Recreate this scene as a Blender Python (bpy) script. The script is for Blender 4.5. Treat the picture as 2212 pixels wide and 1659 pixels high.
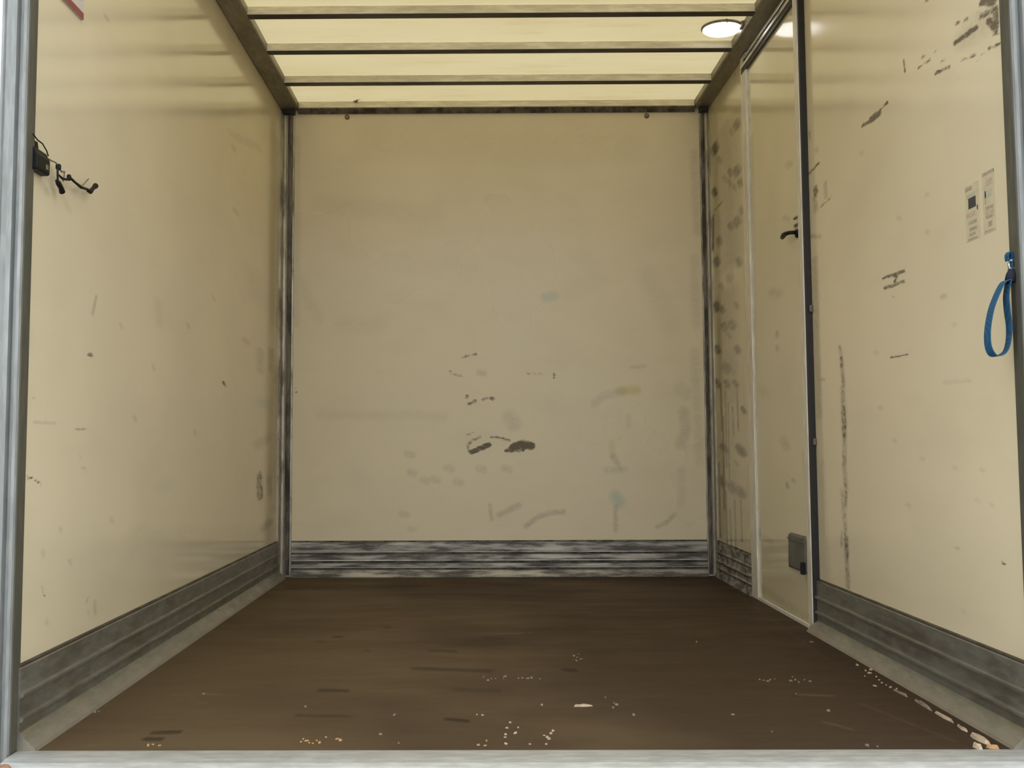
import bpy, bmesh, math, random
import numpy as np
from mathutils import Vector, Matrix

for o in list(bpy.data.objects): bpy.data.objects.remove(o, do_unlink=True)
S = bpy.context.scene
COL = S.collection

# ------------------------------------------------------------------ camera
FLOOR_TO_EYE = 0.661
cam_d = bpy.data.cameras.new('camera'); cam = bpy.data.objects.new('camera', cam_d); COL.objects.link(cam)
cam_d.sensor_width = 36.0; cam_d.lens = 2400/2212*36
cam_d.shift_x = (1106-1018.68)/2212; cam_d.shift_y = -(829.5-771.36)/2212
cam_d.clip_start = 0.02
cam.matrix_world = Matrix([[0.9999636, 0.0041967, 0.0074353, 0.0], [0.0077392, -0.0777636, -0.9969418, 0.0], [-0.0036057, 0.996963, -0.0777933, 0.661], [0, 0, 0, 1]])
S.camera = cam

# ------------------------------------------------------------------ overcast sky, view
W = bpy.data.worlds.new('overcast'); S.world = W; W.use_nodes = True
bg = W.node_tree.nodes['Background']
bg.inputs['Color'].default_value = (0.93, 0.97, 1.0, 1); bg.inputs['Strength'].default_value = 1.0
S.view_settings.view_transform = 'Standard'; S.view_settings.look = 'None'
S.view_settings.gamma = 1.0; S.view_settings.use_curve_mapping = False
S.view_settings.exposure = 0.97

# ------------------------------------------------------------------ dimensions (metres)
XL, XR, XD, XP = -1.015, 1.194, 1.172, 1.180      # left wall, right wall, door leaf, panel beside the door
YR, YB = 2.465, 5.614                              # rear opening, front bulkhead
ZR, ZC = 2.381, 2.416                              # underside of the roof bows, roof sheet

# wear marks and painted cable shadows, metres on each surface: (kind, strength, half widths, points)
WEAR_SHADE = {'B':[(0,0.55,0.0117,0.0118,[(-0.086,1.098),(-0.02,1.114)]),(0,0.5,0.0141,0.0141,[(-0.152,1.025),(-0.098,1.001)]),(0,0.45,0.0117,0.0117,[(0.242,1.016),(0.324,1.009)]),(0,0.5,0.0094,0.0094,[(0.376,1.016),(0.375,0.992)]),(1,0.3,0.0211,0.0211,[(-0.004,1.02),(0.02,1.017)]),(0,0.62,0.0117,0.0117,[(-0.072,0.898),(-0.063,0.901)]),(0,0.62,0.0117,0.0117,[(-0.035,0.87),(-0.026,0.872)]),(0,0.62,0.0117,0.0117,[(-0.03,0.877),(-0.021,0.879)]),(0,0.62,0.0117,0.0117,[(0.014,0.884),(0.024,0.886)]),(0,0.62,0.0117,0.0117,[(0.024,0.891),(0.033,0.893)]),(0,0.62,0.0117,0.0117,[(0.054,0.891),(0.063,0.893)]),(0,0.62,0.0117,0.0117,[(0.059,0.884),(0.068,0.886)]),(0,0.62,0.0117,0.0117,[(-0.058,0.861),(-0.049,0.863)]),(1,0.25,0.0514,0.0513,[(0.147,0.797),(0.17,0.762)]),(0,0.5,0.0093,0.0093,[(-0.064,0.709),(-0.035,0.718)]),(0,0.62,0.0117,0.0116,[(-0.055,0.618),(-0.064,0.653),(-0.036,0.681),(-0.001,0.695)]),(0,0.95,0.0186,0.0186,[(-0.041,0.621),(0.006,0.641),(0.044,0.655)]),(0,0.55,0.0117,0.0116,[(0.053,0.692),(0.095,0.69)]),(0,1.05,0.028,0.0279,[(0.165,0.643),(0.204,0.657),(0.256,0.65)]),(0,0.8,0.014,0.0139,[(0.132,0.627),(0.216,0.629)]),(0,0.6,0.0117,0.0116,[(0.111,0.685),(0.146,0.678)]),(1,0.25,0.0256,0.0255,[(-0.006,0.537),(0.017,0.53)]),(1,0.25,0.0256,0.0255,[(0.122,0.537),(0.145,0.53)]),(1,0.25,0.0256,0.0255,[(-0.239,0.485),(-0.216,0.478)]),(1,0.25,0.0256,0.0255,[(-0.292,0.482),(-0.269,0.475)]),(1,0.25,0.0256,0.0255,[(-0.169,0.542),(-0.146,0.535)]),(1,0.25,0.0256,0.0254,[(-0.122,0.473),(-0.099,0.466)]),(1,0.25,0.0256,0.0255,[(-0.355,0.52),(-0.332,0.513)]),(1,0.25,0.0257,0.0255,[(-0.367,0.612),(-0.344,0.605)]),(1,0.5,0.0185,0.0184,[(0.229,0.25),(0.295,0.298),(0.353,0.314),(0.415,0.319)]),(1,0.4,0.0209,0.0207,[(0.093,0.306),(0.191,0.351)]),(1,0.4,0.0139,0.0138,[(0.047,0.352),(0.056,0.283)]),(1,0.45,0.0162,0.0161,[(0.884,0.244),(0.931,0.266),(0.971,0.303)]),(1,0.4,0.0162,0.0161,[(0.678,0.343),(0.676,0.226)]),(1,0.25,0.0232,0.023,[(-0.395,0.312),(-0.367,0.307)]),(1,0.2,0.0209,0.0207,[(-0.355,0.236),(-0.332,0.236)]),(2,0.5,0.0417,0.0415,[(0.678,0.396),(0.696,0.368)]),(2,0.4,0.033,0.0332,[(0.334,1.401),(0.377,1.408)]),(3,0.6,0.0304,0.0304,[(0.709,0.923),(0.791,0.928)]),(3,0.4,0.0209,0.0209,[(0.663,0.667),(0.665,0.597)]),(1,0.25,0.028,0.0281,[(0.58,0.861),(0.615,0.898),(0.721,0.921)]),(1,0.35,0.0372,0.0372,[(1.029,0.817),(1.037,0.735),(1.008,0.654)]),(1,0.2,0.0467,0.0468,[(1.013,0.934),(1.047,0.91)]),(1,0.35,0.0209,0.0208,[(0.669,0.597),(0.708,0.525)]),(1,0.25,0.0209,0.0208,[(0.634,0.528),(0.727,0.528)]),(1,0.2,0.0278,0.0277,[(1.01,0.527),(1.007,0.365)]),(1,0.2,0.0186,0.0186,[(0.749,0.795),(0.748,0.748)]),(1,0.25,0.014,0.0141,[(0.769,1.045),(0.832,1.049)]),(0,0.5,0.0094,0.0094,[(-0.932,0.946),(-0.93,0.923)]),(1,0.1,0.0712,0.0721,[(-0.819,1.892),(-0.226,1.828)]),(1,0.1,0.0612,0.0615,[(-0.697,1.27),(-0.509,1.258)]),(1,0.12,0.0328,0.0327,[(-0.812,0.81),(-0.18,0.803)]),(1,0.1,0.0822,0.0829,[(0.858,1.5),(0.972,1.263)]),(1,0.1,0.1429,0.1456,[(-0.559,2.229),(0.75,2.197)]),(1,0.12,0.0425,0.0428,[(-0.935,1.509),(-0.815,1.295)]),(1,0.2,0.0329,0.0332,[(1.095,1.594),(1.101,1.262)]),(1,0.2,0.0326,0.0327,[(1.086,1.121),(1.103,0.561)]),(1,0.25,0.0331,0.0337,[(1.106,2.146),(1.112,1.738)]),(1,0.2,0.0237,0.024,[(-0.936,2.231),(-0.933,1.271)]),(1,0.2,0.0263,0.0268,[(-0.93,2.365),(1.11,2.357)])],'L':[(0,0.75,0.0206,0.0072,[(2.868,0.895),(2.888,0.896)]),(0,0.75,0.0319,0.0073,[(4.378,0.908),(4.411,0.894)]),(1,0.3,0.0683,0.0154,[(4.51,1.889),(4.511,1.881)]),(1,0.5,0.014,0.0049,[(2.913,1.054),(2.888,1.002)]),(0,0.7,0.0079,0.0031,[(2.492,0.591),(2.537,0.583),(2.572,0.571)]),(1,0.4,0.0138,0.0054,[(2.528,0.714),(2.647,0.713)]),(0,0.6,0.0132,0.0047,[(2.791,0.701),(2.863,0.705)]),(0,0.5,0.0131,0.0047,[(2.818,0.634),(2.832,0.628)]),(0,0.5,0.0133,0.0047,[(2.84,0.606),(2.857,0.599)]),(1,0.4,0.1295,0.0256,[(5.109,1.092),(5.114,1.003)]),(1,0.4,0.1197,0.0225,[(5.382,1.115),(5.387,1.021)]),(0,0.62,0.1079,0.0212,[(5.12,0.524),(5.147,0.417)]),(0,0.55,0.1062,0.02,[(5.368,0.51),(5.373,0.422)]),(2,0.25,0.1807,0.0349,[(5.155,0.855),(5.325,0.861)]),(1,0.5,0.1612,0.0306,[(5.266,0.271),(5.357,0.286)]),(1,0.3,0.1829,0.035,[(5.112,0.662),(5.453,0.707)]),(1,0.3,0.0956,0.0201,[(4.783,1.111),(4.831,1.106)]),(0,0.5,0.011,0.0043,[(2.594,0.335),(2.612,0.311)]),(0,0.52,0.0137,0.0048,[(2.905,0.271),(2.896,0.259)]),(0,0.55,0.0138,0.0048,[(2.905,0.231),(2.92,0.214)]),(1,0.4,0.0178,0.0061,[(2.955,0.25),(2.961,0.219)]),(1,0.3,0.0166,0.0064,[(2.594,0.417),(2.603,0.406)]),(1,0.14,0.3135,0.0633,[(4.964,1.412),(5.073,1.342)]),(1,0.25,0.0784,0.0174,[(4.552,1.631),(4.587,1.629)]),(2,0.15,0.1061,0.0298,[(3.556,0.53),(3.64,0.534)]),(1,0.2,0.024,0.0091,[(2.644,1.276),(2.708,1.24)]),(1,0.22,0.022,0.0087,[(2.557,1.286),(2.565,1.249)]),(1,0.2,0.094,0.0202,[(4.465,1.93),(5.034,2.026)]),(1,0.5,0.0221,0.0076,[(2.936,1.824),(2.954,1.823)]),(1,0.15,0.0604,0.0175,[(3.468,1.113),(3.498,1.043)]),(1,0.2,0.1754,0.0325,[(5.446,2.184),(5.522,1.262)]),(1,0.25,0.1748,0.032,[(5.509,1.029),(5.522,0.342)]),(0,0.45,0.0104,0.0042,[(2.511,0.773),(2.517,0.768)]),(1,0.12,0.1718,0.0422,[(3.324,0.389),(5.359,0.242)]),(1,0.3,0.0141,0.0054,[(2.627,0.254),(2.636,0.244)]),(1,0.3,0.0157,0.0057,[(2.765,0.378),(2.775,0.368)]),(1,0.3,0.0194,0.0063,[(3.07,0.46),(3.083,0.449)]),(1,0.3,0.0244,0.0072,[(3.432,0.906),(3.447,0.896)]),(1,0.3,0.0306,0.008,[(3.831,1.079),(3.85,1.068)]),(1,0.3,0.0219,0.0068,[(3.257,0.744),(3.271,0.733)]),(1,0.3,0.015,0.0056,[(2.699,0.462),(2.708,0.453)]),(1,0.3,0.0202,0.0065,[(3.114,1.002),(3.127,0.993)]),(1,0.3,0.0322,0.0082,[(3.948,0.711),(3.968,0.699)]),(1,0.3,0.0366,0.0088,[(4.191,1.224),(4.214,1.213)])],'R':[(0,0.95,0.024,0.0085,[(3.397,1.643),(3.332,1.64)]),(0,1.0,0.0422,0.0152,[(3.316,1.641),(3.265,1.64)]),(0,0.85,0.0185,0.0068,[(3.28,1.646),(3.192,1.651)]),(0,0.8,0.0099,0.0039,[(3.056,1.731),(3.049,1.694)]),(0,0.7,0.0154,0.0062,[(2.952,1.675),(2.936,1.672)]),(0,0.65,0.0152,0.0062,[(2.928,1.694),(2.913,1.691)]),(0,0.6,0.0148,0.0061,[(2.896,1.673),(2.881,1.67)]),(0,0.5,0.012,0.0049,[(2.915,1.672),(2.899,1.669)]),(0,0.55,0.0167,0.0071,[(2.803,1.642),(2.789,1.639)]),(0,0.65,0.0154,0.0068,[(2.691,1.601),(2.678,1.599)]),(0,0.75,0.0147,0.0067,[(2.635,1.592),(2.622,1.589)]),(0,0.65,0.012,0.0055,[(2.609,1.572),(2.597,1.57)]),(0,0.5,0.01,0.0045,[(2.658,1.593),(2.645,1.591)]),(0,0.5,0.0118,0.0054,[(2.584,1.578),(2.572,1.576)]),(0,0.55,0.0182,0.008,[(2.711,1.704),(2.698,1.701)]),(0,0.55,0.0176,0.0079,[(2.662,1.693),(2.649,1.691)]),(0,0.4,0.0144,0.0066,[(2.599,1.683),(2.587,1.681)]),(0,0.6,0.0178,0.0073,[(2.891,1.836),(2.876,1.832)]),(0,0.4,0.0114,0.0048,[(2.844,1.681),(2.829,1.678)]),(0,0.85,0.0167,0.0071,[(2.843,1.622),(2.809,1.616),(2.764,1.61)]),(0,0.95,0.0228,0.0102,[(2.721,1.658),(2.678,1.656),(2.609,1.651)]),(0,0.9,0.0276,0.0129,[(2.566,1.7),(2.513,1.68)]),(0,0.7,0.023,0.0108,[(2.576,1.669),(2.505,1.657)]),(0,0.85,0.0204,0.0096,[(2.542,1.644),(2.505,1.611)]),(0,0.75,0.0201,0.0096,[(2.506,1.647),(2.502,1.612)]),(0,0.7,0.0135,0.0064,[(2.543,1.58),(2.495,1.571)]),(1,0.35,0.095,0.0438,[(2.652,1.658),(2.519,1.64)]),(0,0.6,0.0112,0.0053,[(2.522,1.603),(2.495,1.596)]),(0,0.75,0.0269,0.0082,[(3.958,1.631),(3.853,1.641)]),(0,0.6,0.0221,0.0066,[(3.95,1.78),(3.947,1.754)]),(1,0.4,0.0318,0.0098,[(3.875,1.697),(3.87,1.689)]),(0,0.7,0.0374,0.0114,[(3.898,1.564),(3.889,1.537)]),(1,0.5,0.0375,0.0114,[(3.906,1.533),(3.895,1.48)]),(0,0.65,0.0202,0.0063,[(3.841,1.482),(3.727,1.491)]),(1,0.45,0.0302,0.0095,[(3.782,1.554),(3.781,1.505)]),(1,0.5,0.0322,0.0098,[(3.963,1.402),(3.861,1.381)]),(0,0.85,0.0178,0.0066,[(3.267,1.145),(3.186,1.142),(3.109,1.141)]),(0,0.8,0.0213,0.008,[(3.254,1.115),(3.189,1.113),(3.115,1.111)]),(0,0.8,0.0176,0.0066,[(3.158,1.138),(3.181,1.114)]),(0,0.5,0.0143,0.0053,[(3.206,1.083),(3.184,1.079)]),(0,0.75,0.0139,0.0053,[(3.225,0.907),(3.161,0.904),(3.102,0.906)]),(1,0.2,0.0162,0.0069,[(2.862,0.814),(2.713,0.81)]),(1,0.5,0.0264,0.0081,[(3.933,0.883),(3.859,0.879)]),(1,0.45,0.0198,0.0083,[(2.857,1.036),(2.837,1.034)]),(1,0.3,0.0211,0.0086,[(2.936,1.221),(2.93,1.217)]),(1,0.35,0.0244,0.0079,[(3.681,0.979),(3.666,0.936)]),(0,0.47,0.0188,0.0061,[(3.681,0.979),(3.666,0.936)]),(1,0.42,0.0303,0.0099,[(3.67,0.941),(3.655,0.844)]),(0,0.56,0.0233,0.0076,[(3.67,0.941),(3.655,0.844)]),(1,0.39,0.0363,0.0118,[(3.665,0.845),(3.662,0.776)]),(0,0.51,0.028,0.0091,[(3.665,0.845),(3.662,0.776)]),(1,0.43,0.0423,0.0138,[(3.662,0.776),(3.664,0.7)]),(0,0.58,0.0326,0.0106,[(3.662,0.776),(3.664,0.7)]),(1,0.49,0.0362,0.0118,[(3.656,0.73),(3.661,0.677)]),(0,0.65,0.0278,0.0091,[(3.656,0.73),(3.661,0.677)]),(1,0.35,0.0363,0.0118,[(3.661,0.677),(3.669,0.594)]),(0,0.47,0.0279,0.0091,[(3.661,0.677),(3.669,0.594)]),(1,0.35,0.0362,0.0118,[(3.674,0.594),(3.659,0.504)]),(0,0.47,0.0278,0.0091,[(3.674,0.594),(3.659,0.504)]),(1,0.39,0.0241,0.0078,[(3.657,0.519),(3.668,0.451)]),(0,0.51,0.0185,0.006,[(3.657,0.519),(3.668,0.451)]),(1,0.28,0.0366,0.0118,[(3.696,0.502),(3.682,0.397)]),(0,0.37,0.0281,0.0091,[(3.696,0.502),(3.682,0.397)]),(1,0.35,0.0303,0.0098,[(3.677,0.398),(3.682,0.345)]),(0,0.47,0.0233,0.0076,[(3.677,0.398),(3.682,0.345)]),(1,0.48,0.0362,0.0118,[(3.672,0.353),(3.674,0.286)]),(0,0.63,0.0278,0.009,[(3.672,0.353),(3.674,0.286)]),(1,0.36,0.0361,0.0117,[(3.674,0.286),(3.669,0.192)]),(0,0.48,0.0277,0.009,[(3.674,0.286),(3.669,0.192)]),(1,0.28,0.0247,0.0079,[(3.713,0.365),(3.722,0.319)]),(0,0.37,0.019,0.0061,[(3.713,0.365),(3.722,0.319)]),(0,0.7,0.0114,0.0053,[(2.582,0.387),(2.571,0.384)]),(1,0.4,0.0137,0.0058,[(2.829,0.396),(2.816,0.395)]),(1,0.25,0.0247,0.0086,[(3.421,1.563),(3.405,1.556)]),(1,0.25,0.0181,0.0074,[(2.936,1.321),(2.924,1.316)]),(1,0.25,0.0206,0.0079,[(3.136,1.3),(3.123,1.294)]),(1,0.25,0.0163,0.007,[(2.794,0.957),(2.783,0.954)]),(1,0.25,0.023,0.0083,[(3.332,0.765),(3.316,0.762)]),(1,0.25,0.0189,0.0075,[(3.03,0.617),(3.018,0.615)]),(1,0.25,0.015,0.0067,[(2.701,0.522),(2.691,0.52)]),(1,0.25,0.0142,0.0065,[(2.628,0.515),(2.619,0.513)]),(1,0.25,0.0165,0.007,[(2.825,0.597),(2.814,0.595)]),(1,0.25,0.016,0.0069,[(2.802,0.243),(2.792,0.243)]),(1,0.25,0.0203,0.0077,[(3.14,0.487),(3.126,0.485)]),(1,0.25,0.0234,0.0083,[(3.355,0.934),(3.34,0.93)]),(1,0.25,0.0147,0.0066,[(2.67,0.595),(2.66,0.593)]),(1,0.25,0.0215,0.008,[(3.228,0.668),(3.214,0.665)]),(1,0.35,0.0484,0.0147,[(3.926,1.312),(3.924,0.752)]),(1,0.2,0.063,0.0193,[(3.912,0.59),(3.896,0.192)])],'D':[(1,0.4,0.0499,0.014,[(4.18,1.722),(4.143,1.707)]),(1,0.3,0.0969,0.0257,[(4.454,1.264),(4.358,1.244)]),(1,0.5,0.0343,0.0091,[(4.392,1.097),(4.394,1.079)]),(1,0.45,0.0343,0.0091,[(4.397,1.042),(4.392,1.027)]),(0,0.6,0.039,0.0106,[(4.301,0.502),(4.295,0.49)]),(1,0.5,0.0375,0.0104,[(4.216,0.52),(4.21,0.515)]),(1,0.3,0.0791,0.0214,[(4.344,0.672),(4.3,0.645)]),(0,0.5,0.0316,0.0078,[(4.747,0.313),(4.744,0.255)]),(1,0.3,0.0753,0.019,[(4.689,0.269),(4.577,0.263)]),(0,0.5,0.0409,0.01,[(4.766,2.075),(4.751,2.056)]),(0,0.45,0.0409,0.01,[(4.762,2.033),(4.755,2.02)]),(0,0.5,0.024,0.0069,[(4.109,1.472),(4.079,1.469)]),(0,0.55,0.0241,0.0069,[(4.116,1.459),(4.086,1.455)]),(1,0.2,0.1064,0.0269,[(4.669,0.886),(4.595,0.864)]),(1,0.35,0.0514,0.0149,[(4.056,0.621),(4.001,0.424)]),(1,0.3,0.106,0.0286,[(4.748,0.052),(4.027,0.022)]),(1,0.3,0.0728,0.0179,[(4.742,1.976),(4.775,0.773)]),(1,0.3,0.0383,0.0106,[(4.25,1.529),(4.187,1.507)])],'P':[(1,0.94,0.097,0.0227,[(5.026,2.129),(4.983,2.097)]),(1,0.68,0.0783,0.018,[(5.121,2.123),(5.076,2.091)]),(1,1.0,0.1151,0.0247,[(5.481,2.144),(5.43,2.109)]),(1,1.0,0.1083,0.0253,[(5.046,1.917),(5.003,1.887)]),(1,1.0,0.0795,0.0181,[(5.168,1.943),(5.122,1.912)]),(1,0.85,0.0687,0.0156,[(5.192,1.898),(5.146,1.867)]),(1,0.68,0.0713,0.0159,[(5.288,1.943),(5.24,1.912)]),(1,1.0,0.0777,0.0166,[(5.524,1.93),(5.472,1.897)]),(1,0.94,0.1198,0.0279,[(5.069,1.684),(5.025,1.656)]),(1,1.0,0.091,0.0207,[(5.183,1.689),(5.137,1.661)]),(1,0.68,0.0663,0.0153,[(5.099,1.854),(5.055,1.824)]),(1,0.85,0.0738,0.0175,[(4.979,1.847),(4.937,1.818)]),(1,0.68,0.0994,0.0216,[(5.42,1.663),(5.37,1.633)]),(1,0.85,0.1024,0.022,[(5.504,1.573),(5.453,1.544)]),(1,0.85,0.0859,0.0201,[(5.041,1.496),(4.998,1.47)]),(1,0.51,0.1041,0.0235,[(5.235,1.451),(5.189,1.424)]),(1,1.0,0.1157,0.0247,[(5.526,1.35),(5.474,1.323)]),(1,1.0,0.086,0.0188,[(5.4,1.321),(5.351,1.294)]),(1,0.68,0.0659,0.0152,[(5.106,1.302),(5.062,1.277)]),(1,0.85,0.1255,0.0285,[(5.208,1.223),(5.163,1.198)]),(1,0.94,0.1086,0.024,[(5.357,1.232),(5.309,1.207)]),(1,0.94,0.1025,0.0219,[(5.525,1.134),(5.474,1.109)]),(1,0.77,0.0582,0.0131,[(5.262,1.178),(5.215,1.153)]),(1,0.85,0.0876,0.0203,[(5.107,1.098),(5.063,1.075)]),(1,0.77,0.1666,0.037,[(5.326,1.028),(5.278,1.005)]),(1,0.51,0.1376,0.0311,[(5.229,1.01),(5.183,0.987)]),(1,0.85,0.1029,0.022,[(5.541,0.966),(5.49,0.943)]),(1,0.94,0.0953,0.0211,[(5.333,0.955),(5.285,0.932)]),(1,0.85,0.0781,0.0179,[(5.159,0.945),(5.114,0.923)]),(1,1.0,0.0526,0.0124,[(5.015,0.818),(4.973,0.798)]),(1,0.94,0.1223,0.0267,[(5.414,0.645),(5.365,0.625)]),(1,1.0,0.1087,0.0252,[(5.104,0.641),(5.061,0.622)]),(1,1.0,0.0958,0.0224,[(5.051,0.631),(5.009,0.612)]),(1,0.77,0.15,0.0324,[(5.482,0.482),(5.432,0.463)]),(1,0.85,0.1625,0.0364,[(5.282,0.462),(5.235,0.444)]),(1,0.85,0.1305,0.0302,[(5.114,0.447),(5.07,0.43)]),(1,1.0,0.1324,0.0278,[(5.654,0.152),(5.601,0.136)]),(1,0.51,0.0558,0.0128,[(5.175,0.577),(5.131,0.558)]),(1,0.68,0.0739,0.0162,[(5.381,2.059),(5.332,2.025)]),(1,0.68,0.0735,0.0174,[(4.974,1.718),(4.932,1.69)]),(1,0.51,0.0741,0.0162,[(5.41,1.432),(5.361,1.404)]),(0,0.75,0.0317,0.0068,[(5.545,1.83),(5.458,1.823),(5.33,1.828)]),(0,0.75,0.0439,0.0093,[(5.536,1.805),(5.564,1.633)]),(1,0.75,0.0313,0.0068,[(5.447,0.947),(5.438,0.721)]),(1,0.75,0.0301,0.0066,[(5.345,0.942),(5.353,0.543)]),(1,0.75,0.0295,0.0066,[(5.293,0.851),(5.304,0.435)]),(1,0.75,0.0285,0.0065,[(5.208,0.826),(5.192,0.697)]),(1,0.75,0.0275,0.0063,[(5.106,0.908),(5.097,0.717)]),(1,0.75,0.032,0.0068,[(5.527,0.562),(5.531,0.199)]),(1,0.75,0.0303,0.0066,[(5.384,0.432),(5.379,0.168)]),(1,0.75,0.0283,0.0064,[(5.202,0.397),(5.197,0.163)]),(1,0.75,0.027,0.0063,[(5.082,0.403),(5.073,0.216)]),(1,0.75,0.0294,0.0065,[(5.303,0.348),(5.29,0.176)]),(1,0.75,0.0308,0.0067,[(5.411,0.788),(5.423,0.341)]),(1,0.45,0.2872,0.0651,[(5.197,2.147),(5.16,1.518)]),(1,0.4,0.2946,0.0657,[(5.274,1.359),(5.272,0.872)]),(1,0.2,0.2919,0.0653,[(5.31,0.786),(5.236,0.245)])],'F':[(0,0.55,0.0062,0.0282,[(-0.436,3.053),(-0.358,3.047)]),(0,0.4,0.0057,0.0232,[(-0.453,2.777),(-0.315,2.762)]),(0,0.6,0.0056,0.0224,[(-0.089,2.737),(-0.031,2.714)]),(0,0.5,0.0082,0.0402,[(-0.204,3.342),(0.028,3.299)]),(0,0.45,0.0074,0.04,[(-0.17,3.637),(-0.08,3.612)]),(0,0.5,0.0064,0.0369,[(-0.509,3.891),(-0.476,3.882)]),(0,0.5,0.0067,0.0406,[(-0.35,4.083),(-0.329,4.072)]),(0,0.45,0.0062,0.035,[(-0.551,3.793),(-0.526,3.784)]),(0,0.4,0.006,0.0321,[(-0.378,3.631),(-0.355,3.623)]),(0,0.6,0.0068,0.0333,[(0.238,3.317),(0.278,3.31)]),(0,0.4,0.0079,0.0453,[(0.001,3.857),(0.08,3.856)]),(0,0.6,0.0064,0.0248,[(-0.757,2.613),(-0.695,2.62)]),(0,0.6,0.0063,0.0237,[(-0.762,2.56),(-0.719,2.556)]),(0,0.4,0.0172,0.1333,[(-0.901,5.228),(-0.296,5.183)]),(0,0.4,0.0087,0.0393,[(-0.074,3.056),(0.05,3.038)]),(0,0.25,0.0216,0.1214,[(-0.06,3.752),(0.126,3.793)]),(1,0.5,0.0032,0.0189,[(0.05,3.93),(0.112,3.948)]),(1,0.5,0.0032,0.019,[(0.114,3.929),(0.148,3.967)]),(1,0.5,0.0032,0.0192,[(0.164,3.967),(0.18,3.957)]),(1,0.3,0.0049,0.029,[(0.376,3.973),(0.426,3.982)]),(1,0.25,0.0165,0.1006,[(1.116,4.846),(1.058,3.498)]),(1,0.3,0.0087,0.035,[(0.964,2.887),(1.048,2.533)]),(1,0.2,0.0069,0.0286,[(-0.045,2.774),(0.07,2.844)]),(1,0.2,0.0045,0.0185,[(-0.09,2.76),(-0.028,2.773)]),(1,0.18,0.0063,0.024,[(-0.043,2.62),(0.021,2.54)]),(1,0.3,0.006,0.0269,[(0.829,2.992),(0.921,2.975)]),(1,0.3,0.0086,0.0342,[(0.812,2.7),(0.856,2.635)]),(1,0.3,0.0049,0.0219,[(-0.824,3.007),(-0.7,3.006)]),(1,0.3,0.0048,0.0204,[(-0.735,2.9),(-0.701,2.91)]),(1,0.3,0.0041,0.0151,[(-0.877,2.499),(-0.831,2.514)]),(1,0.4,0.0037,0.0164,[(-0.737,3.006),(-0.688,3.005)])]}

# ------------------------------------------------------------------ node helpers
class NT:
    def __init__(s, name):
        s.m = bpy.data.materials.new(name); s.m.use_nodes = True
        s.t = s.m.node_tree; s.b = s.t.nodes['Principled BSDF']; s.out = s.t.nodes['Material Output']
    def n(s, kind, **kw):
        nd = s.t.nodes.new(kind)
        for k, v in kw.items():
            if k.startswith('in_'):
                key = k[3:]; key = int(key) if key.isdigit() else key.replace('_', ' ')
                s.put(nd.inputs[key], v)
            else: setattr(nd, k, v)
        return nd
    def put(s, inp, v):
        if isinstance(v, bpy.types.NodeSocket): s.t.links.new(v, inp)
        else: inp.default_value = v
    def coords(s, scale=(1,1,1), rot=(0,0,0)):
        tc = s.n('ShaderNodeTexCoord')
        mp = s.n('ShaderNodeMapping'); mp.inputs['Scale'].default_value = scale; mp.inputs['Rotation'].default_value = rot
        s.t.links.new(tc.outputs['Object'], mp.inputs['Vector']); return mp.outputs['Vector']
    def noise(s, scale=5, detail=4, rough=.55, stretch=(1,1,1), dist=0.0):
        nd = s.n('ShaderNodeTexNoise', in_Vector=s.coords(stretch), in_Scale=scale, in_Detail=detail, in_Roughness=rough, in_Distortion=dist)
        return nd.outputs['Fac']
    def ramp(s, v, a, b, lo=0., hi=1.):
        nd = s.n('ShaderNodeMapRange', in_Value=v); nd.interpolation_type = 'SMOOTHSTEP'
        for i, x in zip((1,2,3,4), (a,b,lo,hi)): nd.inputs[i].default_value = x
        return nd.outputs[0]
    def math(s, op, a, b=0.0, clamp=False):
        nd = s.n('ShaderNodeMath', operation=op); nd.use_clamp = clamp
        s.put(nd.inputs[0], a); s.put(nd.inputs[1], b); return nd.outputs[0]
    def mix(s, f, a, b, mode='MIX'):
        nd = s.n('ShaderNodeMix', data_type='RGBA', blend_type=mode)
        s.put(nd.inputs[0], f)
        for i, c in ((6, a), (7, b)):
            s.put(nd.inputs[i], c if isinstance(c, bpy.types.NodeSocket) else (*c, 1) if len(c) == 3 else c)
        return nd.outputs[2]
    def set(s, **kw):
        for k, v in kw.items():
            key = k.replace('_', ' ')
            s.put(s.b.inputs[key], (*v, 1) if isinstance(v, tuple) and len(v) == 3 else v)
    def bump(s, h, strength, dist=0.002):
        nd = s.n('ShaderNodeBump', in_Height=h, in_Strength=strength, in_Distance=dist)
        s.t.links.new(nd.outputs[0], s.b.inputs['Normal'])
    def attr(s, name='wear_shade'):
        at = s.n('ShaderNodeAttribute', attribute_name=name)
        sp = s.n('ShaderNodeSeparateColor'); s.t.links.new(at.outputs['Color'], sp.inputs[0])
        return sp.outputs[0], sp.outputs[1], sp.outputs[2], at.outputs['Alpha']

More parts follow.
